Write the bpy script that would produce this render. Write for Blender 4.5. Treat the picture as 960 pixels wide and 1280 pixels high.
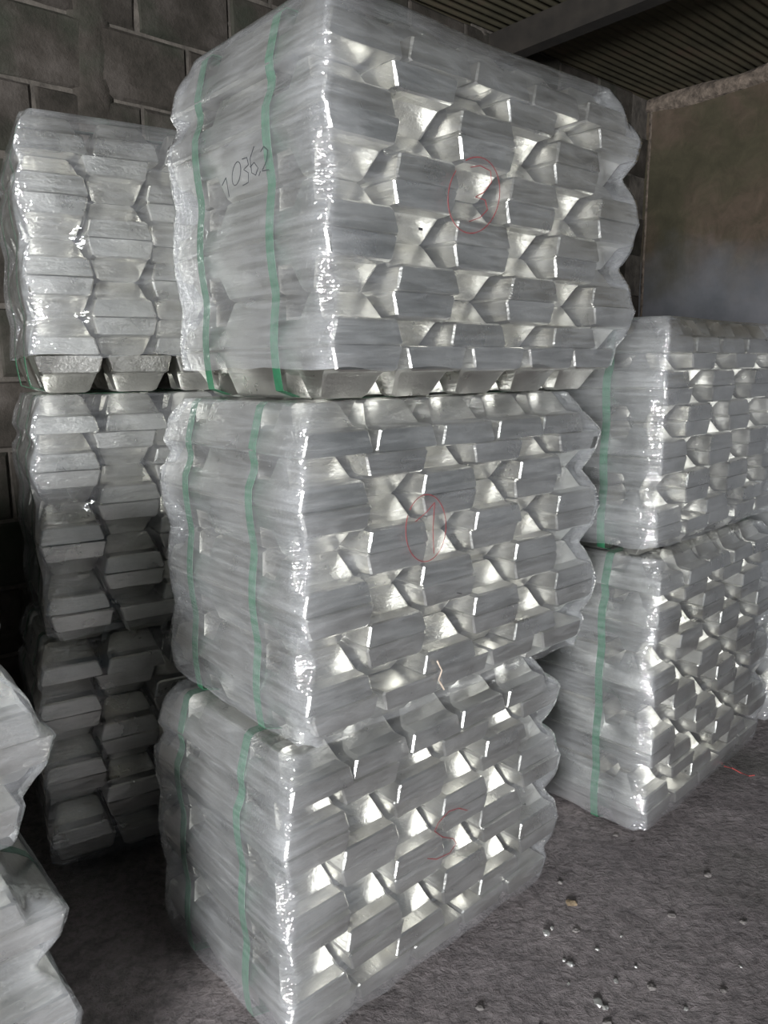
import bpy, math, random
import numpy as np
from mathutils import Vector, Matrix, noise
from mathutils.bvhtree import BVHTree

C = bpy.context.scene.collection
for o in list(bpy.data.objects):
    bpy.data.objects.remove(o)
rnd = random.Random(7)

# ------------------------------------------------------------------ camera
F_PX, PITCH, ROLL, CAM_Z = 950.0, math.radians(10.7), math.radians(-0.6), 1.554
cam_d = bpy.data.cameras.new('camera')
cam_d.sensor_fit = 'VERTICAL'
cam_d.sensor_height = 32.0
cam_d.lens = 32.0 * F_PX / 1280.0
cam_d.clip_start = 0.02
cam = bpy.data.objects.new('camera', cam_d)
C.objects.link(cam)
cam.matrix_world = (Matrix.Translation((0, 0, CAM_Z)) @ Matrix.Rotation(math.pi / 2 - PITCH, 4, 'X')
                    @ Matrix.Rotation(ROLL, 4, 'Z'))
bpy.context.scene.camera = cam

# ------------------------------------------------------------------ world, daylight, exposure
w = bpy.data.worlds.new('world')
bpy.context.scene.world = w
w.use_nodes = True
wb = w.node_tree.nodes['Background']
wb.inputs[0].default_value = (0.62, 0.82, 1.0, 1)
wb.inputs[1].default_value = 0.05

def area(name, loc, target, sx, sy, power, col):
    d = bpy.data.lights.new(name, 'AREA')
    d.shape = 'RECTANGLE'
    d.size, d.size_y = sx, sy
    d.energy = power
    d.color = col
    o = bpy.data.objects.new(name, d)
    C.objects.link(o)
    o.location = loc
    o.rotation_euler = (Vector(target) - Vector(loc)).to_track_quat('-Z', 'Y').to_euler()
    return o
# daylight coming in through the open loading door behind the camera
area('door_daylight', (-1.60, -4.6, 1.48), (0.2, 2.0, 1.3), 1.35, 1.4, 960, (0.975, 0.985, 1.0))

vs = bpy.context.scene.view_settings
vs.view_transform = 'Standard'
vs.look = 'None'
vs.gamma = 1.0
vs.use_curve_mapping = False
vs.exposure = 0.08

# ------------------------------------------------------------------ helpers
def ray(px, py):
    v = Vector(((px - 480) / F_PX, -(py - 640) / F_PX, -1))
    return cam.matrix_world.to_3x3() @ v
def at_depth(px, py, D):           # the point on a pixel's ray at forward distance D
    r = ray(px, py)
    return Vector((0, 0, CAM_Z)) + r * (D / r.y)
def at_plane(px, py, p0, n):
    r = ray(px, py)
    o = Vector((0, 0, CAM_Z))
    return o + r * ((Vector(p0) - o).dot(n) / r.dot(n))
def at_z(px, py, z):
    r = ray(px, py)
    return Vector((0, 0, CAM_Z)) + r * ((z - CAM_Z) / r.z)

def mesh(name, verts, faces, mat=None, smooth=False, sharp=None):
    me = bpy.data.meshes.new(name)
    me.from_pydata([tuple(v) for v in verts], [], faces)
    me.validate()
    if mat: me.materials.append(mat)
    if smooth:
        me.polygons.foreach_set('use_smooth', [True] * len(me.polygons))
        if sharp: me.set_sharp_from_angle(angle=math.radians(sharp))
    me.update()
    return me
def link(name, me, parent=None, loc=(0, 0, 0), rot=(0, 0, 0), scale=None):
    o = bpy.data.objects.new(name, me)
    C.objects.link(o)
    o.parent = parent
    o.location = loc
    o.rotation_euler = rot
    if scale: o.scale = scale
    return o
def tag(o, label, cat, group=None, kind=None):
    o['label'] = label
    o['category'] = cat
    if group: o['group'] = group
    if kind: o['kind'] = kind
    return o
def structure(o):
    o['kind'] = 'structure'
    return o

# ------------------------------------------------------------------ materials
class N:
    def __init__(s, name):
        s.m = bpy.data.materials.new(name)
        s.m.use_nodes = True
        s.t = s.m.node_tree
        s.t.nodes.clear()
        s.out = s.new('ShaderNodeOutputMaterial')
    def new(s, t, **kw):
        n = s.t.nodes.new(t)
        for k, v in kw.items():
            if k.startswith('i_'): n.inputs[k[2:].replace('_', ' ')].default_value = v
            else: setattr(n, k, v)
        return n
    def l(s, a, b): s.t.links.new(a, b)
    def coords(s, scale=(1, 1, 1), rot=(0, 0, 0), kind='Object', jitter=False):
        tc = s.new('ShaderNodeTexCoord')
        mp = s.new('ShaderNodeMapping')
        mp.inputs['Scale'].default_value = scale
        mp.inputs['Rotation'].default_value = rot
        if jitter:
            oi = s.new('ShaderNodeObjectInfo')
            ml = s.new('ShaderNodeMath', operation='MULTIPLY')
            ml.inputs[1].default_value = 37.0
            s.l(oi.outputs['Random'], ml.inputs[0])
            ad = s.new('ShaderNodeVectorMath', operation='ADD')
            s.l(tc.outputs[kind], ad.inputs[0]); s.l(ml.outputs[0], ad.inputs[1])
            s.l(ad.outputs[0], mp.inputs[0])
        else:
            s.l(tc.outputs[kind], mp.inputs[0])
        return mp.outputs[0]
    def noise(s, vec, scale, detail=4, rough=0.55, dist=0.0):
        n = s.new('ShaderNodeTexNoise')
        n.inputs['Scale'].default_value = scale
        n.inputs['Detail'].default_value = detail
        n.inputs['Roughness'].default_value = rough
        n.inputs['Distortion'].default_value = dist
        s.l(vec, n.inputs['Vector'])
        return n.outputs['Fac']
    def ramp(s, fac, stops, interp='LINEAR'):
        r = s.new('ShaderNodeValToRGB')
        r.color_ramp.interpolation = interp
        e = r.color_ramp.elements
        while len(e) < len(stops): e.new(0.5)
        for k, (p, c) in enumerate(stops):
            e[k].position = p
            e[k].color = (c, c, c, 1) if isinstance(c, (int, float)) else (*c, 1)
        s.l(fac, r.inputs[0])
        return r.outputs[0]
    def mix(s, fac, a, b, typ='MIX'):
        m = s.new('ShaderNodeMix', data_type='RGBA', blend_type=typ)
        for sock, v in ((m.inputs[0], fac), (m.inputs[6], a), (m.inputs[7], b)):
            if isinstance(v, (int, float)): sock.default_value = v
            elif isinstance(v, tuple): sock.default_value = (*v, 1)
            else: s.l(v, sock)
        return m.outputs[2]
    def math(s, op, a, b=0.0):
        m = s.new('ShaderNodeMath', operation=op)
        for sock, v in ((m.inputs[0], a), (m.inputs[1], b)):
            if isinstance(v, (int, float)): sock.default_value = v
            else: s.l(v, sock)
        return m.outputs[0]
    def bump(s, h, strength, dist=0.01, normal=None):
        b = s.new('ShaderNodeBump')
        b.inputs['Strength'].default_value = strength
        b.inputs['Distance'].default_value = dist
        s.l(h, b.inputs['Height'])
        if normal: s.l(normal, b.inputs['Normal'])
        return b.outputs[0]
    def pbr(s, col, rough, metal=0.0, normal=None, spec=0.5):
        p = s.new('ShaderNodeBsdfPrincipled')
        for k, v in (('Base Color', col), ('Roughness', rough), ('Metallic', metal), ('Specular IOR Level', spec)):
            if isinstance(v, tuple): p.inputs[k].default_value = (*v, 1)
            elif isinstance(v, (int, float)): p.inputs[k].default_value = v
            else: s.l(v, p.inputs[k])
        if normal: s.l(normal, p.inputs['Normal'])
        return p.outputs[0]
    def done(s, sh):
        s.l(sh, s.out.inputs['Surface'])
        return s.m

def mat_aluminium():
    n = N('cast_aluminium')
    v = n.coords(jitter=True)
    big = n.noise(v, 9, 4)
    fine = n.noise(v, 160, 3, 0.6)
    vs_ = n.coords((6, 1, 14), jitter=True)
    ripple = n.noise(vs_, 9, 3, 0.5, 0.4)
    col = n.ramp(big, [(0.25, (0.60, 0.59, 0.55)), (0.5, (0.74, 0.73, 0.69)), (0.75, (0.82, 0.81, 0.77))])
    spots = n.ramp(n.noise(v, 28, 5, 0.7), [(0.66, 0.0), (0.76, 1.0)])
    col = n.mix(n.math('MULTIPLY', spots, 0.6), col, (0.46, 0.41, 0.36))
    rough = n.ramp(big, [(0.3, 0.25), (0.7, 0.38)])
    b = n.bump(ripple, 0.25, 0.006)
    b = n.bump(fine, 0.55, 0.0016, b)
    return n.done(n.pbr(col, rough, 1.0, b))
def mat_film():
    n = N('stretch_film')
    v = n.coords()
    uv = n.coords((1, 1, 1), kind='UV')                     # u runs around the bundle, v up it (metres)
    st = n.new('ShaderNodeMapping')
    st.inputs['Rotation'].default_value = (0, 0, math.radians(9))
    st.inputs['Scale'].default_value = (3.5, 75, 1)
    n.l(uv, st.inputs[0])
    streak = n.noise(st.outputs[0], 1.0, 4, 0.6, 0.3)
    st2 = n.new('ShaderNodeMapping')
    st2.inputs['Rotation'].default_value = (0, 0, math.radians(-24))
    st2.inputs['Scale'].default_value = (6, 60, 1)
    n.l(uv, st2.inputs[0])
    streak2 = n.noise(st2.outputs[0], 1.0, 3, 0.55, 0.5)
    crinkle = n.noise(v, 48, 2, 0.5, 0.9)
    at = n.new('ShaderNodeAttribute', attribute_name='wraps')      # how many layers of film lie here
    wr = at.outputs['Fac']
    def ridges(rot, sx, sy, dist):                                     # thin creases pulled across the film
        mp = n.new('ShaderNodeMapping')
        mp.inputs['Rotation'].default_value = (0, 0, math.radians(rot))
        mp.inputs['Scale'].default_value = (sx, sy, 1)
        n.l(uv, mp.inputs[0])
        f = n.noise(mp.outputs[0], 1.0, 2, 0.5, dist)
        return n.math('POWER', n.math('SUBTRACT', 1.0, n.math('ABSOLUTE', n.math('SUBTRACT', n.math('MULTIPLY', f, 2.0), 1.0))), 9.0)
    crease = n.math('ADD', ridges(12, 3, 34, 0.4), n.math('ADD', ridges(-30, 4, 26, 0.6), ridges(68, 5, 30, 0.6)))
    h = n.math('ADD', n.math('MULTIPLY', streak, 0.5), n.math('MULTIPLY', streak2, 0.35))
    h = n.math('ADD', h, n.math('MULTIPLY', crease, 0.55))
    h = n.math('ADD', h, n.math('MULTIPLY', n.math('MULTIPLY', crinkle, 0.9), wr))
    b1 = n.new('ShaderNodeBump')
    b1.inputs['Distance'].default_value = 0.006
    n.l(n.math('MULTIPLY', wr, 0.30), b1.inputs['Strength'])
    n.l(h, b1.inputs['Height'])
    nb = b1.outputs[0]
    patches = n.noise(v, 6, 3, 0.5)
    haze = n.math('ADD', n.math('MULTIPLY', n.ramp(streak, [(0.45, 0.0), (0.8, 1.0)]), 0.055),
                  n.math('MULTIPLY', n.ramp(patches, [(0.3, 0.5), (0.7, 1.0)]), 0.085))
    haze = n.math('ADD', n.math('MULTIPLY', haze, wr), n.math('MULTIPLY', crease, 0.03))
    tr = n.new('ShaderNodeBsdfTransparent')
    tr.inputs[0].default_value = (0.965, 0.975, 0.98, 1)
    df = n.new('ShaderNodeBsdfDiffuse')
    df.inputs[0].default_value = (0.80, 0.82, 0.85, 1)
    m1 = n.new('ShaderNodeMixShader')
    n.l(haze, m1.inputs[0]); n.l(tr.outputs[0], m1.inputs[1]); n.l(df.outputs[0], m1.inputs[2])
    gl = n.new('ShaderNodeBsdfGlossy')
    gl.inputs['Roughness'].default_value = 0.055
    gl.inputs[0].default_value = (1, 1, 1, 1)
    n.l(nb, gl.inputs['Normal'])
    lw = n.new('ShaderNodeLayerWeight')                     # a thin sheet reflects alike from both of its sides
    lw.inputs[0].default_value = 0.5
    f5 = n.math('POWER', lw.outputs['Facing'], 4.0)
    refl = n.math('ADD', n.math('MULTIPLY', f5, 0.8), n.math('ADD', n.math('MULTIPLY', wr, 0.085), 0.03))
    m2 = n.new('ShaderNodeMixShader')
    n.l(refl, m2.inputs[0])
    n.l(m1.outputs[0], m2.inputs[1]); n.l(gl.outputs[0], m2.inputs[2])
    return n.done(m2.outputs[0])
def mat_plain(name, col, rough, noise_scale=0, amt=0.2, metal=0.0, bump=0.2, dist=0.002):
    n = N(name)
    v = n.coords(jitter=True)
    f = n.noise(v, noise_scale or 20, 5)
    dark = tuple(c * (1 - amt) for c in col)
    lite = tuple(min(1, c * (1 + amt)) for c in col)
    c = n.ramp(f, [(0.3, dark), (0.7, lite)])
    return n.done(n.pbr(c, rough, metal, n.bump(f, bump, dist)))
def mat_block():
    n = N('concrete_block')
    v = n.coords(jitter=True)
    f = n.noise(v, 7, 6, 0.65)
    g = n.noise(v, 90, 4, 0.7)
    oi = n.new('ShaderNodeObjectInfo')
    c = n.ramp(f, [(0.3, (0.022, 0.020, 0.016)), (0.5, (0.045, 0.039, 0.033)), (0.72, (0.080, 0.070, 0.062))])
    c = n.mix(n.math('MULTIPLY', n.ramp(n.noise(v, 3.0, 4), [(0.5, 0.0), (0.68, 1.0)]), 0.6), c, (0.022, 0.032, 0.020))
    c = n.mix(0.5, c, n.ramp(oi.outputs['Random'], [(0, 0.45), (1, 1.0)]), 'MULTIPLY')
    b = n.bump(g, 0.7, 0.004)
    return n.done(n.pbr(c, 0.92, 0, n.bump(f, 0.6, 0.02, b), 0.2))
def mat_plaster():
    n = N('stained_plaster')
    v = n.coords()
    f = n.noise(v, 1.3, 6, 0.62, 0.5)
    g = n.noise(v, 45, 5, 0.7)
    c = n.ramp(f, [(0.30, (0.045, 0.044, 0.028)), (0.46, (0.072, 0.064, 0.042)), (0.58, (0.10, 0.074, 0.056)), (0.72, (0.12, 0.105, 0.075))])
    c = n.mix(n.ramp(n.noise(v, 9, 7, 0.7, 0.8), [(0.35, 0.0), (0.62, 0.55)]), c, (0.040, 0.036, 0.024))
    sep = n.new('ShaderNodeSeparateXYZ')
    tc = n.new('ShaderNodeTexCoord')
    n.l(tc.outputs['Object'], sep.inputs[0])
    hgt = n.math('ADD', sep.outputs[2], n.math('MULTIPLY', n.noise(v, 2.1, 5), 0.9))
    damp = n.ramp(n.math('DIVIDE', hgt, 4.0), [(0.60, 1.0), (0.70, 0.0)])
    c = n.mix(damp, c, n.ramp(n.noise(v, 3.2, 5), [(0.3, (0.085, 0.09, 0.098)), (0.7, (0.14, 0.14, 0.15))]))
    return n.done(n.pbr(c, 0.95, 0, n.bump(f, 0.5, 0.03, n.bump(g, 0.5, 0.004)), 0.15))
def mat_floor():
    n = N('packed_dirt_floor')
    v = n.coords()
    f = n.noise(v, 2.2, 6, 0.6)
    g = n.noise(v, 38, 6, 0.7, 0.3)
    k = n.noise(v, 130, 3, 0.7)
    c = n.ramp(f, [(0.3, (0.19, 0.168, 0.172)), (0.7, (0.29, 0.258, 0.258))])
    c = n.mix(n.ramp(g, [(0.35, 0.55), (0.6, 0.0)]), c, (0.035, 0.033, 0.034))
    c = n.mix(n.ramp(k, [(0.70, 0.0), (0.80, 0.7)]), c, (0.34, 0.33, 0.32))
    gv = n.coords((1.0, 2.4, 1.0), (0, 0, math.radians(-28)))
    groove = n.noise(gv, 4.5, 5, 0.6, 0.5)
    c = n.mix(n.ramp(groove, [(0.30, 0.6), (0.38, 0.0)]), c, (0.08, 0.073, 0.076))
    moss = n.ramp(n.noise(v, 1.1, 3), [(0.55, 0.0), (0.7, 0.5)])
    c = n.mix(moss, c, (0.055, 0.068, 0.05))
    return n.done(n.pbr(c, 0.75, 0, n.bump(k, 0.5, 0.004, n.bump(g, 0.9, 0.03, n.bump(groove, 0.6, 0.05))), 0.35))
def mat_sheet():
    n = N('rusty_corrugated_sheet')
    v = n.coords()
    f = n.noise(v, 3, 6, 0.65)
    c = n.ramp(f, [(0.3, (0.035, 0.033, 0.022)), (0.55, (0.070, 0.062, 0.040)), (0.72, (0.085, 0.058, 0.042))])
    return n.done(n.pbr(c, 0.8, 0.1, n.bump(n.noise(v, 40, 4), 0.3, 0.004), 0.3))

M_AL = mat_aluminium()
M_FILM = mat_film()
M_STRAP = mat_plain('green_strap', (0.018, 0.095, 0.046), 0.42, 60, 0.25)
M_STRAP_D = mat_plain('olive_strap_end', (0.15, 0.155, 0.075), 0.5, 60, 0.2)
M_RED = mat_plain('red_marker', (0.22, 0.04, 0.045), 0.5, 150, 0.3)
M_INK = mat_plain('black_marker', (0.035, 0.037, 0.042), 0.6, 150, 0.3)
M_BLOCK = mat_block()
M_MORTAR = mat_plain('old_mortar', (0.075, 0.066, 0.056), 0.95, 14, 0.45, 0, 0.8, 0.02)
M_PLASTER = mat_plaster()
M_BAND = mat_plain('pinkish_mortar', (0.135, 0.108, 0.086), 0.95, 22, 0.55, 0, 1.0, 0.03)
M_FLOOR = mat_floor()
M_SHEET = mat_sheet()
M_BEAM = mat_plain('dark_timber', (0.016, 0.013, 0.010), 0.85, 12, 0.4)
M_CRUMB = mat_plain('aluminium_crumb', (0.66, 0.66, 0.64), 0.4, 60, 0.3, 0.9)
M_STONE = mat_plain('grey_stone', (0.13, 0.12, 0.115), 0.9, 30, 0.4)
M_OCHRE = mat_plain('ochre_stone', (0.20, 0.15, 0.095), 0.9, 30, 0.4)
M_TWINE = mat_plain('pale_twine', (0.55, 0.45, 0.36), 0.8, 80, 0.3)
M_CORD = mat_plain('red_cord', (0.30, 0.05, 0.045), 0.7, 80, 0.3)
M_RAG = mat_plain('dark_plastic', (0.03, 0.03, 0.032), 0.5, 12, 0.3)

# ------------------------------------------------------------------ the ingot
H, L, PITCH_U, HW = 0.1057, 0.60, 0.168, 0.091
NOTCH = (-L / 2 + 0.160, -L / 2 + 0.447)
STRAP_V = (0.190, 0.478)
def half_w(a):       # half width at depth fraction a below the wide face
    return float(np.interp(a, [0, 0.45, 0.85, 1.0], [HW, 0.078, 0.066, 0.055]))
def half_l(a):       # half length at depth fraction a (the lug, then the recessed body)
    return float(np.interp(a, [0, 0.50, 0.56, 1.0], [L / 2, L / 2 - 0.006, L / 2 - 0.050, L / 2 - 0.080]))
def depth_at(y):
    e = L / 2 - abs(y)
    d = float(np.interp(e, [0, 0.040, 0.052, 0.082], [0.49, 0.51, 0.58, 1.0]))
    for n_ in NOTCH:
        d = min(d, float(np.interp(abs(y - n_), [0.024, 0.040], [0.55, 1.0])))
    return d
def ingot_mesh(k):
    r = random.Random(40 + k)
    ys = [-L / 2, -L / 2 + 0.004, -L / 2 + 0.040, -L / 2 + 0.052, -L / 2 + 0.082]
    ys += [-L / 2 + 0.10]
    for n_ in NOTCH: ys += [n_ - 0.040, n_ - 0.024, n_ + 0.024, n_ + 0.040]
    ys += [L / 2 - 0.082, L / 2 - 0.052, L / 2 - 0.040, L / 2 - 0.004, L / 2]
    V, Fc = [], []
    P = 16
    for si, y in enumerate(ys):
        d = depth_at(y)
        pinch = 0.0
        for n_ in NOTCH: pinch = max(pinch, float(np.interp(abs(y - n_), [0.022, 0.036], [0.011, 0.0])))
        end = 0.004 if si in (0, len(ys) - 1) else 0.0
        prof = []
        levels = [(0.0, -0.006), (0.05, 0.0), (d * 0.5, 0.0), (d - 0.06, 0.0), (d, -0.008)]
        right = []
        for a, c in levels:
            hw = half_w(a) + c - pinch * a - end
            zz = -a * H
            if a == 0.0: zz = -end * 0.6
            if a == d: zz += end
            yy = y * (1 - 0.010 * (a / max(d, .5)) * (1 if abs(y) > L / 2 - .05 else 0))
            right.append((hw + r.uniform(-.0009, .0009), yy + r.uniform(-.0008, .0008), zz + r.uniform(-.0005, .0005)))
        mid_top = (0, y, -0.0015)          # slight cast sink in the wide face
        mid_bot = (0, right[-1][1], right[-1][2] + 0.0008)
        ring = [mid_top] + right + [mid_bot] + [(-x, yy, z) for x, yy, z in reversed(right)]
        P = len(ring)
        V += ring
    for s in range(len(ys) - 1):
        for p in range(P):
            a, b = s * P + p, s * P + (p + 1) % P
            Fc.append((a, a + P, b + P, b))
    Fc.append(tuple(range(P)))
    n0 = (len(ys) - 1) * P
    Fc.append(tuple(n0 + p for p in reversed(range(P))))
    V = [(x, y, z + H / 2) for x, y, z in V]      # centred on the middle of its height, wide face up
    return mesh('ingot', V, Fc, M_AL, True, 28)
INGOTS = [ingot_mesh(k) for k in range(5)]

# ------------------------------------------------------------------ a bundle
def hull(pts):
    pts = sorted(set((round(x, 5), round(y, 5)) for x, y in pts))
    def half(ps):
        out = []
        for p in ps:
            while len(out) >= 2 and ((out[-1][0] - out[-2][0]) * (p[1] - out[-2][1]) - (out[-1][1] - out[-2][1]) * (p[0] - out[-2][0])) <= 0:
                out.pop()
            out.append(p)
        return out
    a, b = half(pts), half(pts[::-1])
    return np.array(a[:-1] + b[:-1])

def ribbon(name, pts, wdir, width, thick, mat, parent, normals):
    V, Fc = [], []
    wv = Vector(wdir) * (width / 2)
    for p, nn in zip(pts, normals):
        p = Vector(p); nn = Vector(nn) * (thick / 2)
        V += [p - wv - nn, p + wv - nn, p + wv + nn, p - wv + nn]
    for k in range(len(pts) - 1):
        a = 4 * k
        for q in range(4):
            Fc.append((a + q, a + (q + 1) % 4, a + 4 + (q + 1) % 4, a + 4 + q))
    Fc += [(0, 3, 2, 1), (4 * len(pts) - 4, 4 * len(pts) - 3, 4 * len(pts) - 2, 4 * len(pts) - 1)]
    return link(name, mesh(name, V, Fc, mat, True, 40), parent)

def bundle(label, origin, az, layers=7, cols=6, seed=1, film_lo=0.30, film_hi=None, shifts=None, k_sag=0.6,
           group=None, straps=True, wraps=1.0, drop_cols=None, pitch=PITCH_U):
    """origin: the lug corner (near, left) at the bundle's foot; az: compass angle of the front face, clockwise from +Y."""
    r = random.Random(seed)
    root = bpy.data.objects.new('ingot_bundle', None)
    C.objects.link(root)
    root.empty_display_size = 0.1
    root.location = origin
    root.rotation_euler = (0, 0, math.pi / 2 - az)       # local +X = along the front face, local +Y = along the left face
    tag(root, label, 'ingot bundle', group)
    cells = []
    for i in range(layers):
        n_c = cols - 1 if i in (0, layers - 1) else cols
        for j in range(n_c):
            if i == 0: up = True
            elif i == layers - 1: up = False
            else: up = ((i + j) % 2 == 0)
            s = shifts[i] if shifts else 0.0
            u = ((j + 0.5) * pitch if n_c == cols else HW + 0.002 + j * 0.192 * pitch / PITCH_U) + r.uniform(-.0015, .0015) + s
            v = L / 2 + r.uniform(-.009, .009)
            z = (i + 0.5) * H
            if drop_cols and (i, j) in drop_cols: continue
            o = link('ingot', r.choice(INGOTS), root, (u, v, z), (0 if up else math.pi, 0, r.uniform(-.006, .006)))
            cells.append((i, u, v, up))
    htop = layers * H
    # --- film: the hull of every level, relaxed up and down like a stretched skin
    U = cols * pitch
    cx, cy = U / 2, L / 2
    step = 0.0125
    per = []
    def seg(a, b):
        n_ = max(2, int(math.dist(a, b) / step))
        for q in range(n_): per.append((a[0] + (b[0] - a[0]) * q / n_, a[1] + (b[1] - a[1]) * q / n_))
    cs = [(0, 0), (U, 0), (U, L), (0, L)]
    for q in range(4): seg(cs[q], cs[(q + 1) % 4])
    per = np.array(per)
    dirs = per - np.array([cx, cy])
    rad0 = np.linalg.norm(dirs, axis=1)
    dirs = dirs / rad0[:, None]
    zs = np.linspace(0.0, htop, int(htop / 0.0085) + 1)
    R = []
    for z in zs:
        i = min(layers - 1, int(z / H))
        a = min(1, max(0, z / H - i))
        pts = []
        for (ii, u, v, up) in cells:
            if ii != i: continue
            dep = (1 - a) if up else a
            hw, hl = half_w(dep), half_l(dep)
            pts += [(u - hw, v - hl), (u + hw, v - hl), (u + hw, v + hl), (u - hw, v + hl)]
        hp = hull(pts) - np.array([cx, cy])
        e = np.roll(hp, -1, axis=0) - hp
        nn = np.stack([e[:, 1], -e[:, 0]], 1)
        nn /= np.linalg.norm(nn, axis=1)[:, None]
        off = (nn * hp).sum(1)
        dd = dirs @ nn.T
        with np.errstate(divide='ignore', invalid='ignore'):
            rr = np.where(dd > 1e-6, off[None, :] / dd, 1e9)
        R.append(rr.min(1))
    R = np.array(R)
    dz = zs[1] - zs[0]
    best = R.copy()
    # the straps and the side wraps pull the film taut over the ingots' long sides
    ksag_t = 0.75
    ksag_q = np.where((per[:, 0] == 0) & (per[:, 1] > 0.03), 0.07, k_sag)
    ksag_q = np.where(per[:, 0] == U, 1.1, ksag_q)
    kmat_full = np.repeat(ksag_q[None, :], len(zs), 0)
    kmat_full[zs > htop - 1.6 * H] = np.maximum(kmat_full[zs > htop - 1.6 * H], ksag_t)
    for q in range(1, 16):
        d = q * dz
        pen = d * (0.35 + d / 0.05 * 0.65)
        best[q:] = np.maximum(best[q:], R[:-q] - kmat_full[q:] * pen)
        best[:-q] = np.maximum(best[:-q], R[q:] - kmat_full[:-q] * pen)
    sm = best.copy()
    for _ in range(3):
        pad = np.vstack([sm[:1], sm, sm[-1:]])
        sm = (pad[:-2] + 2 * pad[1:-1] + pad[2:]) / 4
        sm = (np.roll(sm, 1, 1) + 4 * sm + np.roll(sm, -1, 1)) / 6
        sm = np.maximum(sm, best - 0.001)
    base = sm
    def pos(q, zi, off):
        rr = base[zi, q] + off
        return cx + dirs[q, 0] * rr, cy + dirs[q, 1] * rr
    # --- straps, lying on the ingots inside the film
    left_q = [q for q in range(len(per)) if per[q, 0] == 0]
    right_q = [q for q in range(len(per)) if per[q, 0] == U]
    if straps:
        for sv in STRAP_V:
            pl, pr = [], []
            for zi in range(0, len(zs), 2):
                for qs, out in ((left_q, pl), (right_q, pr)):
                    c = [pos(q, zi, 0.0012) for q in qs]
                    c.sort(key=lambda t: t[1])
                    x = float(np.interp(sv, [t[1] for t in c], [t[0] for t in c]))
                    out.append((x, sv, zs[zi]))
            top = htop + 0.0014
            P_ = ([(0.045, sv, 0.003)] + [p for p in pl if p[2] > 0.012] +
                  [(pl[-1][0] + 0.012, sv, top), (U / 2, sv, top), (pr[-1][0] - 0.012, sv, top)] +
                  [p for p in reversed(pr) if p[2] > 0.012] + [(U - 0.06, sv, 0.003)])
            nr = []
            for q in range(len(P_)):
                a, b = Vector(P_[max(0, q - 1)]), Vector(P_[min(len(P_) - 1, q + 1)])
                t = (b - a).normalized()
                nr.append(Vector((0, 1, 0)).cross(t).normalized())
            ribbon('strap', P_, (0, 1, 0), 0.027, 0.0014, M_STRAP, root, nr)
    # --- the film skin itself
    sd = seed * 7.3
    nq = len(per)
    V, Fc, UVc, W = [], [], [], []
    lo = film_lo * H
    rows = [zi for zi in range(len(zs)) if zs[zi] >= lo]
    arc = np.concatenate([[0], np.cumsum(np.linalg.norm(np.roll(per, -1, 0) - per, axis=1))])
    for ri, zi in enumerate(rows):
        for q in range(nq):
            z = zs[zi]
            p = Vector((per[q, 0] * 5 + sd, per[q, 1] * 5, z * 9))
            wr = noise.noise(p) * 0.0035 + noise.noise(p * 4.1) * 0.0014
            corner = min(math.dist(per[q], c_) for c_ in cs)
            cw = math.exp(-(corner / 0.07) ** 2)
            # upright pleats gathered at the corners
            wr += cw * 0.0035 * noise.noise(Vector((per[q, 0] * 45, per[q, 1] * 45, z * 4 + sd)))
            if ri == 0: z += 0.012 * noise.noise(Vector((per[q, 0] * 9, per[q, 1] * 9, sd)))
            x, y = pos(q, zi, 0.0085 + wr)
            V.append((x, y, z)); UVc.append((arc[q], z))
            W.append(wraps * (0.60 + 1.5 * cw + 0.5 * max(0, noise.noise(Vector((sd, z * 4.0, 2.1))))
                              + (0.45 if per[q, 0] == 0 else 0.0)))
    # fold over the top edge
    for fi, (ins, dzz) in enumerate(((0.010, 0.0022), (0.05, 0.0032), (0.13, 0.0030))):
        for q in range(nq):
            x, y = pos(q, len(zs) - 1, 0.006 - ins - (0.03 * noise.noise(Vector((per[q, 0] * 8, per[q, 1] * 8, sd))) if fi == 2 else 0))
            V.append((x, y, htop + dzz)); UVc.append((arc[q], htop + ins)); W.append(wraps * 1.2)
    nr_ = len(V) // nq
    for a in range(nr_ - 1):
        for q in range(nq):
            q2 = (q + 1) % nq
            Fc.append((a * nq + q, a * nq + q2, (a + 1) * nq + q2, (a + 1) * nq + q))
    me = bpy.data.meshes.new('stretch_film')
    me.from_pydata(V, [], Fc)
    me.materials.append(M_FILM)
    me.polygons.foreach_set('use_smooth', [True] * len(me.polygons))
    uvl = me.uv_layers.new(name='UVMap')
    li = np.zeros(len(me.loops), dtype=np.int32)
    me.loops.foreach_get('vertex_index', li)
    uva = np.array(UVc)[li]
    # the seam column wraps round
    first = (li % nq == 0)
    polyi = np.arange(len(li)) // 4
    wrapq = (polyi % nq) == nq - 1
    uva[first & wrapq, 0] = arc[nq]
    uvl.data.foreach_set('uv', uva.ravel())
    atr = me.attributes.new('wraps', 'FLOAT', 'POINT')
    atr.data.foreach_set('value', W)
    me.update()
    link('stretch_film', me, root)
    bvh = BVHTree.FromPolygons([Vector(v) for v in V], Fc)
    return root, bvh

def bundle_top(n): return n * H

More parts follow.
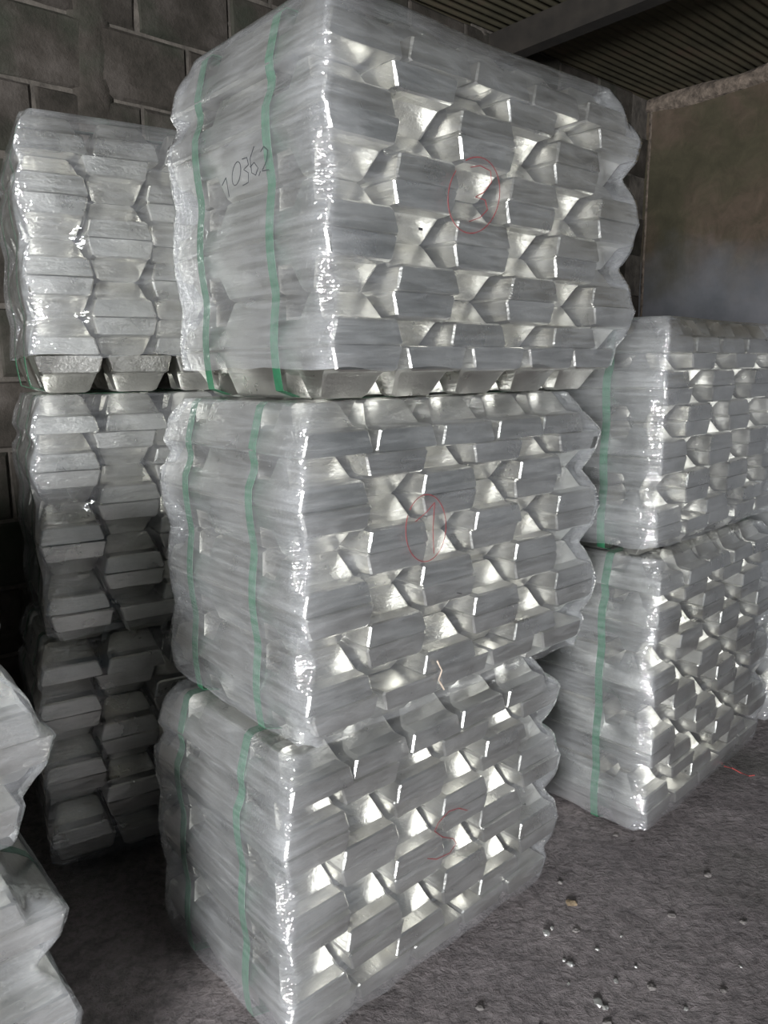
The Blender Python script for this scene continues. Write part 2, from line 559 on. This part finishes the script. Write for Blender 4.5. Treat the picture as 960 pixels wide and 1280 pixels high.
# where things stand (corner of the lugs seen at a pixel, forward distance)
def foot(px, py, D, z):
    p = at_depth(px, py, D)
    return Vector((p.x, p.y, z))
A49 = math.radians(49)
Hb = 7 * H + 0.007
c_low, b_low = bundle('wrapped ingot bundle with a red 5, on the floor under the central stack',
                foot(362, 1100, 1.45, 0.0), math.radians(48.0), seed=3, pitch=0.160)
c_mid, b_mid = bundle('wrapped ingot bundle with a red ringed 1, middle of the central stack',
                foot(381, 690, 1.45, Hb), math.radians(49.0), seed=4, pitch=0.1645)
c_top, b_top = bundle('wrapped ingot bundle with a red ringed 3, topmost of the central stack',
                foot(413, 290, 1.45, 2 * Hb), math.radians(49.0), seed=5, film_lo=0.52)
A60 = math.radians(60)
bundle('deeply shadowed ingot bundle at the foot of the stack beside the block wall', foot(52, 900, 2.11, 0.0), A60, seed=6)
bundle('half shadowed ingot bundle, middle one of the stack beside the block wall', foot(50, 650, 2.11, Hb), A60, seed=7)
bundle('ingot bundle with bare bottom row, topmost of the stack beside the block wall', foot(24, 250, 2.11, 2 * Hb), A60, seed=8, film_lo=0.95)
ur = Vector((math.sin(A49), math.cos(A49), 0))
fr_ = foot(84, 1180, 1.17, 0.0)
bundle('wrapped ingot bundle on the floor at the near left, beneath a shorter bundle', fr_ - ur * 6 * PITCH_U, A49, seed=9)
fr_ = foot(66, 950, 1.18, Hb)
f_up, _ = bundle('short wrapped ingot bundle at the near left, stepped back towards its top', fr_ - ur * 6 * PITCH_U, A49,
       layers=5, seed=10, shifts=[0, 0, -0.02, -0.07, -0.13], straps=False)
bpy.context.view_layer.update()
A46 = math.radians(46)
r_low = foot(815, 900, 2.265, 0.0)
bundle('tall wrapped ingot bundle on the floor at the right, one green strap showing', r_low, A46, layers=9, seed=11)
bundle('wrapped ingot bundle on top of the tall bundle before the plastered wall', foot(833, 475, 2.27, 9 * H + 0.007), A46, seed=12)
u46 = Vector((math.sin(A46), math.cos(A46), 0))
far = r_low + u46 * 1.15
bundle('wrapped ingot bundle on the floor at the far right edge, mostly out of view', far, A46, layers=6, seed=13)
bundle('wrapped ingot bundle at the far right edge, upper of the two there', far + Vector((0, 0, 6 * H + 0.007)), A46, seed=14)

# ------------------------------------------------------------------ marks written on film and metal
def marking(name, strokes, root, bvh, mat, axis, width, label):
    """strokes: pixel polylines in the photograph; they are laid onto the real face of the bundle."""
    me_v, me_f = [], []
    inv = root.matrix_world.inverted()
    for st in strokes:
        # resample
        pts = []
        for a, b in zip(st[:-1], st[1:]):
            n_ = max(1, int(math.dist(a, b) / 2.5))
            for q in range(n_): pts.append((a[0] + (b[0] - a[0]) * q / n_, a[1] + (b[1] - a[1]) * q / n_))
        pts.append(st[-1])
        P_, Nn = [], []
        for (px, py) in pts:
            o = inv @ Vector((0, 0, CAM_Z))
            d = (inv.to_3x3() @ ray(px, py)).normalized()
            if bvh is not None:
                loc, nrm, _, _ = bvh.ray_cast(o, d)
                if loc is None: continue
                if nrm.dot(d) > 0: nrm = -nrm
            else:
                t = (-(HW - PITCH_U / 2) * 1.0 + 0.001 - o.x) / d.x
                loc, nrm = o + d * t, Vector((-1, 0, 0))
            P_.append(loc + nrm * 0.0012); Nn.append(nrm)
        if len(P_) < 2: continue
        b0 = len(me_v)
        for q, p in enumerate(P_):
            t = (P_[min(q + 1, len(P_) - 1)] - P_[max(q - 1, 0)]).normalized()
            s = t.cross(Nn[q]).normalized() * (width / 2 * (0.7 + 0.5 * abs(noise.noise(p * 60))))
            me_v += [p - s, p + s, p + s - Nn[q] * 0.0006, p - s - Nn[q] * 0.0006]
        for q in range(len(P_) - 1):
            a = b0 + 4 * q
            for c in range(4): me_f.append((a + c, a + (c + 1) % 4, a + 4 + (c + 1) % 4, a + 4 + c))
    o = link(name, mesh(name, me_v, me_f, mat), root)
    o['label'] = label
    return o
bpy.context.view_layer.update()
def ell(cx, cy, rx, ry, a0=0, a1=360, n=40, tilt=0):
    out = []
    for k in range(n + 1):
        a = math.radians(a0 + (a1 - a0) * k / n)
        x, y = rx * math.cos(a), ry * math.sin(a)
        t = math.radians(tilt)
        out.append((cx + x * math.cos(t) - y * math.sin(t), cy + x * math.sin(t) + y * math.cos(t)))
    return out
marking('marker_writing', [ell(592, 244, 32, 48, -120, 215, tilt=8),
        [(588, 209), (600, 207), (613, 214), (614, 228), (605, 240), (594, 246)],
        [(594, 246), (606, 250), (609, 262), (600, 272), (586, 277)]], c_top, b_top, M_RED, 'front', 0.0019,
        'red handwritten 3 in a ring')
marking('marker_writing', [ell(532, 660, 25, 42, -150, 200, tilt=4),
        [(519, 652), (533, 640), (543, 628)], [(543, 628), (541, 660), (542, 692)]], c_mid, b_mid, M_RED, 'front', 0.0019,
        'red handwritten 1 in a ring')
marking('marker_writing', [[(584, 1013), (573, 1010), (561, 1014), (548, 1028), (543, 1039)],
        [(543, 1039), (553, 1046), (566, 1048), (570, 1054), (562, 1066), (545, 1074), (534, 1073)]], c_low, b_low, M_RED, 'front', 0.0022,
        'red handwritten 5')
for dg, st in (('1', [(278, 232), (283, 222), (287, 246)]), ('0', ell(296, 217, 5, 15, n=24, tilt=8)),
               ('3', [(303, 199), (309, 197), (311, 206), (305, 212), (311, 216), (311, 228), (304, 232)]),
               ('6', [(318, 183), (313, 198), (315, 216), (320, 219), (323, 210), (318, 203), (313, 209)]),
               ('comma', [(326, 214), (324, 220)]),
               ('2', [(326, 190), (330, 183), (335, 188), (334, 200), (328, 214), (336, 212)])):
    marking('written_digit', [st], c_top, b_top, M_INK, 'left', 0.0020, 'black handwritten ' + dg)

marking('film_tail', [[(546, 826), (552, 838), (548, 850), (555, 862)]], c_mid, b_mid, M_TWINE, 'front', 0.0045, 'pale twisted tail of film')
marking('hole', [[(523, 286), (528, 287)]], c_top, b_top, M_RAG, 'front', 0.0055, 'small black hole')
marking('hole', [[(571, 741), (577, 742)]], c_mid, b_mid, M_RAG, 'front', 0.0022, 'small black speck')
marking('scuff', [[(620, 493), (634, 490), (646, 494)]], c_top, b_top, M_RAG, 'front', 0.004, 'dark scuff')

# ------------------------------------------------------------------ the building
E = Vector((math.sin(A49), math.cos(A49), 0))            # along the back wall, to the right
NV = Vector((-math.cos(A49), math.sin(A49), 0))          # through the back wall, away
OFF, END, ZC = 2.98, 4.98, 3.30
yaw = math.pi / 2 - A49
def frame(name):
    o = bpy.data.objects.new(name, None)
    C.objects.link(o)
    return o
# back wall: blocks in courses, mortar recessed between them
BW, BH = 0.40, 0.255
def block_mesh(k, w_, h_):
    r = random.Random(900 + k)
    bev = 0.010
    x, y, z = w_ / 2 - 0.007, 0.045, h_ / 2 - 0.007
    V = []
    for (sx, sz) in ((-1, -1), (1, -1), (1, 1), (-1, 1)): V.append((sx * x, y, sz * z))
    for (sx, sz) in ((-1, -1), (1, -1), (1, 1), (-1, 1)): V.append((sx * x + r.uniform(-.004, .004), -y + bev, sz * z + r.uniform(-.004, .004)))
    for (sx, sz) in ((-1, -1), (1, -1), (1, 1), (-1, 1)): V.append((sx * (x - bev) + r.uniform(-.005, .005), -y + r.uniform(-.003, .003), sz * (z - bev) + r.uniform(-.005, .005)))
    Fc = [(8, 9, 10, 11), (0, 3, 2, 1)]
    for a in range(4):
        b = (a + 1) % 4
        Fc += [(a, b, 4 + b, 4 + a), (4 + a, 4 + b, 8 + b, 8 + a)]
    return mesh('concrete_block', V, Fc, M_BLOCK)
full = [block_mesh(k, BW, BH) for k in range(4)]
half = [block_mesh(10 + k, BW / 2, BH) for k in range(2)]
p0 = NV * OFF
s0 = -0.62
# mortar bed as the wall's body: recessed behind the block faces, lumpy
def lumpy_plane(name, origin, ax, az_, n_, w_, h_, nx, nz, amp, sc, mat, thick=0.12, seed=0):
    V, Fc = [], []
    for j in range(nz + 1):
        for i in range(nx + 1):
            p = origin + ax * (w_ * i / nx) + az_ * (h_ * j / nz)
            V.append(p - n_ * (amp * noise.noise(p * sc + Vector((seed, 0, 0)))))
    m_ = len(V)
    V += [origin + n_ * thick, origin + ax * w_ + n_ * thick, origin + ax * w_ + az_ * h_ + n_ * thick, origin + az_ * h_ + n_ * thick]
    for j in range(nz):
        for i in range(nx):
            a = j * (nx + 1) + i
            Fc.append((a, a + 1, a + nx + 2, a + nx + 1))
    r0 = list(range(nx + 1)); r1 = [nz * (nx + 1) + i for i in range(nx + 1)]
    c0 = [j * (nx + 1) for j in range(nz + 1)]; c1 = [j * (nx + 1) + nx for j in range(nz + 1)]
    Fc += [tuple([m_ + 1, m_] + r0), tuple([m_ + 3, m_ + 2] + r1[::-1]), tuple([m_, m_ + 3] + c0[::-1]), tuple([m_ + 2, m_ + 1] + c1), (m_, m_ + 1, m_ + 2, m_ + 3)]
    return mesh(name, V, Fc, mat)
UPZ = Vector((0, 0, 1))
wl = END - s0
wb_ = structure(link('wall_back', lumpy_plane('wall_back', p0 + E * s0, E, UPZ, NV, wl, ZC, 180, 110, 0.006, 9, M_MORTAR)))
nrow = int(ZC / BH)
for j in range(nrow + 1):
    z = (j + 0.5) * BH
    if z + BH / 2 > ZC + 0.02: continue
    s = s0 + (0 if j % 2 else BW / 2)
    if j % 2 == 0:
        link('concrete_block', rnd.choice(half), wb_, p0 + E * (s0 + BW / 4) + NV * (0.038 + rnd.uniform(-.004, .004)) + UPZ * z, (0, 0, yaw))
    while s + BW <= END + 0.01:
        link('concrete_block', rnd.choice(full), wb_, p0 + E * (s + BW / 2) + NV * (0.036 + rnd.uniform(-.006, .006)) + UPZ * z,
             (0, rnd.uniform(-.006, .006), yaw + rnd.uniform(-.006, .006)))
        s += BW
# cast pier standing a little proud of the blocks, and ragged mortar ledge
def strip(name, pts, wdir, n_, w0, depth, mat, seed, amp=0.35, nn=70):
    """a lumpy strip of mortar following a polyline"""
    V, Fc = [], []
    K = 7
    for q in range(nn + 1):
        t = q / nn
        k = min(len(pts) - 2, int(t * (len(pts) - 1)))
        f = t * (len(pts) - 1) - k
        p = pts[k].lerp(pts[k + 1], f)
        ww = w0 * (1 + amp * noise.noise(Vector((t * 9, seed, 0))) * 1.6)
        for c in range(K):
            a = math.pi * c / (K - 1)
            wob = 1 + 0.5 * noise.noise(Vector((t * 26, seed + c * .7, 4)))
            V.append(p + wdir * (-math.cos(a) * ww / 2 + 0.3 * w0 * amp * noise.noise(Vector((t * 14, seed, 9)))) - n_ * (math.sin(a) * depth * wob - 0.01))
    for q in range(nn):
        for c in range(K - 1):
            a = q * K + c
            Fc.append((a, a + 1, a + K + 1, a + K))
        Fc.append((q * K + K - 1, q * K, q * K + K, q * K + 2 * K - 1))
    Fc += [tuple(range(K)), tuple(nn * K + c for c in reversed(range(K)))]
    return mesh(name, V, Fc, mat, True, 50)
def wall_pt(px, py): return at_plane(px, py, p0, NV)
pr_a, pr_b = wall_pt(118, 130), wall_pt(118, 20)
structure(link('trim_1', strip('trim_1', [Vector((pr_a.x, pr_a.y, 0.0)), Vector((pr_a.x, pr_a.y, ZC - 0.02))], E, NV, 0.17, 0.028, M_BLOCK, 3.0, 0.12, 40)))
for k, (xa, ya, xb, yb, ww) in enumerate(((2, 78, 95, 101, 0.045), (150, 106, 238, 130, 0.05), (205, 8, 300, 34, 0.04), (590, 30, 700, 78, 0.035))):
    link('mortar_smear', strip('mortar_smear', [wall_pt(xa, ya), wall_pt(xb, yb)], UPZ, NV, ww, 0.012, M_MORTAR, 5.0 + k, 0.5, 30), wb_)
link('mortar_smear', strip('mortar_smear', [wall_pt(596, 2), wall_pt(604, 45)], E, NV, 0.10, 0.016, M_MORTAR, 11.0, 0.5, 20), wb_)
# right wall, plastered
cor = p0 + E * END
rw = 5.4
structure(link('wall_right', lumpy_plane('wall_right', cor + NV * 0.12, -NV, UPZ, E, rw, ZC, 110, 80, 0.022, 2.6, M_PLASTER, 0.14, 5)))
structure(link('trim_2', strip('trim_2', [cor + UPZ * (ZC - 0.02) - NV * (rw * t) + UPZ * (-0.02 + 0.03 * noise.noise(Vector((t * 9, 1, 1)))) for t in np.linspace(0.0, 0.95, 12)],
      UPZ, E, 0.10, 0.035, M_BAND, 21.0, 0.8, 260)))
structure(link('trim_3', strip('trim_3', [cor + UPZ * 0.1 - NV * 0.02, cor + UPZ * (ZC - 0.05) - NV * 0.02], (E + NV).normalized(), (E - NV).normalized() * 0.6, 0.035, 0.02, M_BAND, 31.0, 0.6, 90)))
# ceiling: corrugated sheets running along the back wall, on rafters
ceil = structure(frame('ceiling'))
sheet_w, over = 0.80, 0.06
def sheet_mesh(k):
    V, Fc = [], []
    nx, nu = 112, 6
    for i in range(nx + 1):
        yv = (sheet_w + over) * i / nx
        zz = 0.007 * math.sin(2 * math.pi * yv / 0.054)
        for q in range(nu + 1):
            V.append((7.0 * q / nu, yv, zz))
    nt = len(V)
    V += [(x, y, z + 0.0015) for x, y, z in V]
    for i in range(nx):
        for q in range(nu):
            a = i * (nu + 1) + q
            Fc.append((a, a + nu + 1, a + nu + 2, a + 1))
            Fc.append((nt + a, nt + a + 1, nt + a + nu + 2, nt + a + nu + 1))
    for i in range(nx):
        a = i * (nu + 1)
        Fc.append((a, nt + a, nt + a + nu + 1, a + nu + 1))
        a += nu
        Fc.append((a, a + nu + 1, nt + a + nu + 1, nt + a))
    return mesh('roof_sheet', V, Fc, M_SHEET, True, 60)
sm_ = sheet_mesh(0)
for k in range(6):
    o = p0 + E * (END + 0.3 - 7.0) + NV * (0.2 - (k + 1) * sheet_w) + UPZ * (ZC + 0.018 + 0.004 * (k % 2))
    link('roof_sheet', sm_, ceil, o, (0, 0, yaw))
def beam(name, a, b, wv, w_, h_, mat, parent):
    t = (b - a)
    V = []
    for p in (a, b):
        for (sx, sz) in ((-1, -1), (1, -1), (1, 1), (-1, 1)): V.append(p + wv * (sx * w_ / 2) + UPZ * (sz * h_ / 2))
    Fc = [(0, 1, 2, 3), (7, 6, 5, 4)] + [(q, q + 4, (q + 1) % 4 + 4, (q + 1) % 4) for q in range(4)]
    return link(name, mesh(name, V, Fc, mat), parent)
bz = ZC - 0.075
hit = at_z(690, 34, bz)
sb = hit.dot(E)
for s in (sb, sb - 1.9):
    a = E * s + NV * (OFF + 0.02) + UPZ * bz
    beam('rafter', a, a - NV * 4.6, E, 0.09, 0.14, M_BEAM, ceil)
# floor: uneven trodden dirt
fl = {}
V, Fc = [], []
nx = ny = 230
x0, x1, y0, y1 = -3.2, 6.2, -2.5, 6.6
fx = [x0 + (x1 - x0) * i / nx for i in range(nx + 1)]
fy = [y0 + (y1 - y0) * i / ny for i in range(ny + 1)]
def floor_z(x, y):
    p = Vector((x, y, 0))
    return -0.012 + 0.010 * noise.noise(p * 1.3) + 0.005 * noise.noise(p * 5) + 0.0035 * noise.noise(p * 14)
for y in fy:
    for x in fx: V.append((x, y, floor_z(x, y)))
for j in range(ny):
    for i in range(nx):
        a = j * (nx + 1) + i
        Fc.append((a, a + 1, a + nx + 2, a + nx + 1))
flo = structure(link('floor', mesh('floor', V, Fc, M_FLOOR, True)))
# ground beyond the shed's open side
V = [(-9, -12, -0.03), (6.2, -12, -0.03), (6.2, -2.4, -0.03), (-9, -2.4, -0.03), (-9, 6.6, -0.03), (-3.1, 6.6, -0.03), (-3.1, -2.4, -0.03)]
structure(link('trim_4', mesh('trim_4', V, [(0, 1, 2, 3), (3, 6, 5, 4)], M_FLOOR)))

# ------------------------------------------------------------------ small things
def lump(size, seed, mat, flat=0.6):
    r = random.Random(seed)
    import bmesh
    bm = bmesh.new()
    bmesh.ops.create_icosphere(bm, subdivisions=2, radius=1)
    for v in bm.verts:
        k = 1 + 0.45 * noise.noise(v.co * 1.7 + Vector((seed, 0, 0)))
        v.co = Vector((v.co.x * size * k, v.co.y * size * k * r.uniform(.75, .8), v.co.z * size * k * flat))
    me = bpy.data.meshes.new('lump')
    bm.to_mesh(me); bm.free()
    me.materials.append(mat)
    return me
crumb = [lump(0.008, 3 + k, M_CRUMB, 0.5) for k in range(3)]
for k, (px, py, sc) in enumerate(((683, 1164, 1.5), (690, 1158, .8), (713, 1203, 1.3), (705, 1197, .7), (748, 1250, 1.7), (757, 1256, 1.0), (770, 1223, 1.0),
                     (747, 1184, .7), (777, 1167, .6), (795, 1206, .6), (858, 1256, .8), (926, 1204, .6), (676, 1278, .8), (711, 1226, .6))):
    p = at_z(px, py, 0.0)
    o = link('metal_crumb', crumb[k % 3], None, (p.x, p.y, floor_z(p.x, p.y) + 0.002 * sc), (0, 0, k * 1.3), (sc, sc, sc))
    tag(o, 'small silvery metal crumb trodden into the dark dirt floor', 'metal scrap', 'silvery metal crumbs on the dirt floor')
p = at_z(714, 1126, 0.0)
tag(link('stone', lump(0.017, 21, M_OCHRE, 0.45), None, (p.x, p.y, floor_z(p.x, p.y) + 0.003)), 'small ochre stone on the dark floor beside the bottom central bundle', 'stone')
for k, (px, py, sc) in enumerate(((720, 1160, 1.), (840, 1140, 1.2), (770, 1040, .9), (885, 1090, 1.1), (700, 1100, .8), (930, 1150, 1.), (815, 1230, 1.2), (600, 1255, 1.0), (760, 1275, 1.1), (905, 1235, .9))):
    p = at_z(px, py, 0.0)
    o = link('stone', lump(0.011 * sc, 50 + k, M_STONE, 0.45), None, (p.x, p.y, floor_z(p.x, p.y) + 0.001))
    tag(o, 'dark grey pebble half sunk in the dirt floor', 'stone', 'dark pebbles in the dirt floor')

def tube(name, pts, rad, mat, parent=None, seg=6):
    V, Fc = [], []
    for q, p in enumerate(pts):
        t = (pts[min(q + 1, len(pts) - 1)] - pts[max(q - 1, 0)]).normalized()
        a = t.orthogonal().normalized(); b = t.cross(a)
        for c in range(seg):
            an = 2 * math.pi * c / seg
            V.append(p + a * math.cos(an) * rad + b * math.sin(an) * rad)
    for q in range(len(pts) - 1):
        for c in range(seg):
            Fc.append((q * seg + c, q * seg + (c + 1) % seg, (q + 1) * seg + (c + 1) % seg, (q + 1) * seg + c))
    Fc += [tuple(reversed(range(seg))), tuple((len(pts) - 1) * seg + c for c in range(seg))]
    return link(name, mesh(name, V, Fc, mat, True, 60), parent)
q = [at_z(px, py, 0.004) for px, py in ((905, 958), (915, 960), (926, 966), (936, 970), (943, 969))]
tag(tube('cord', q, 0.0025, M_CORD), 'short end of dark red cord on the floor by the right-hand stack', 'cord')
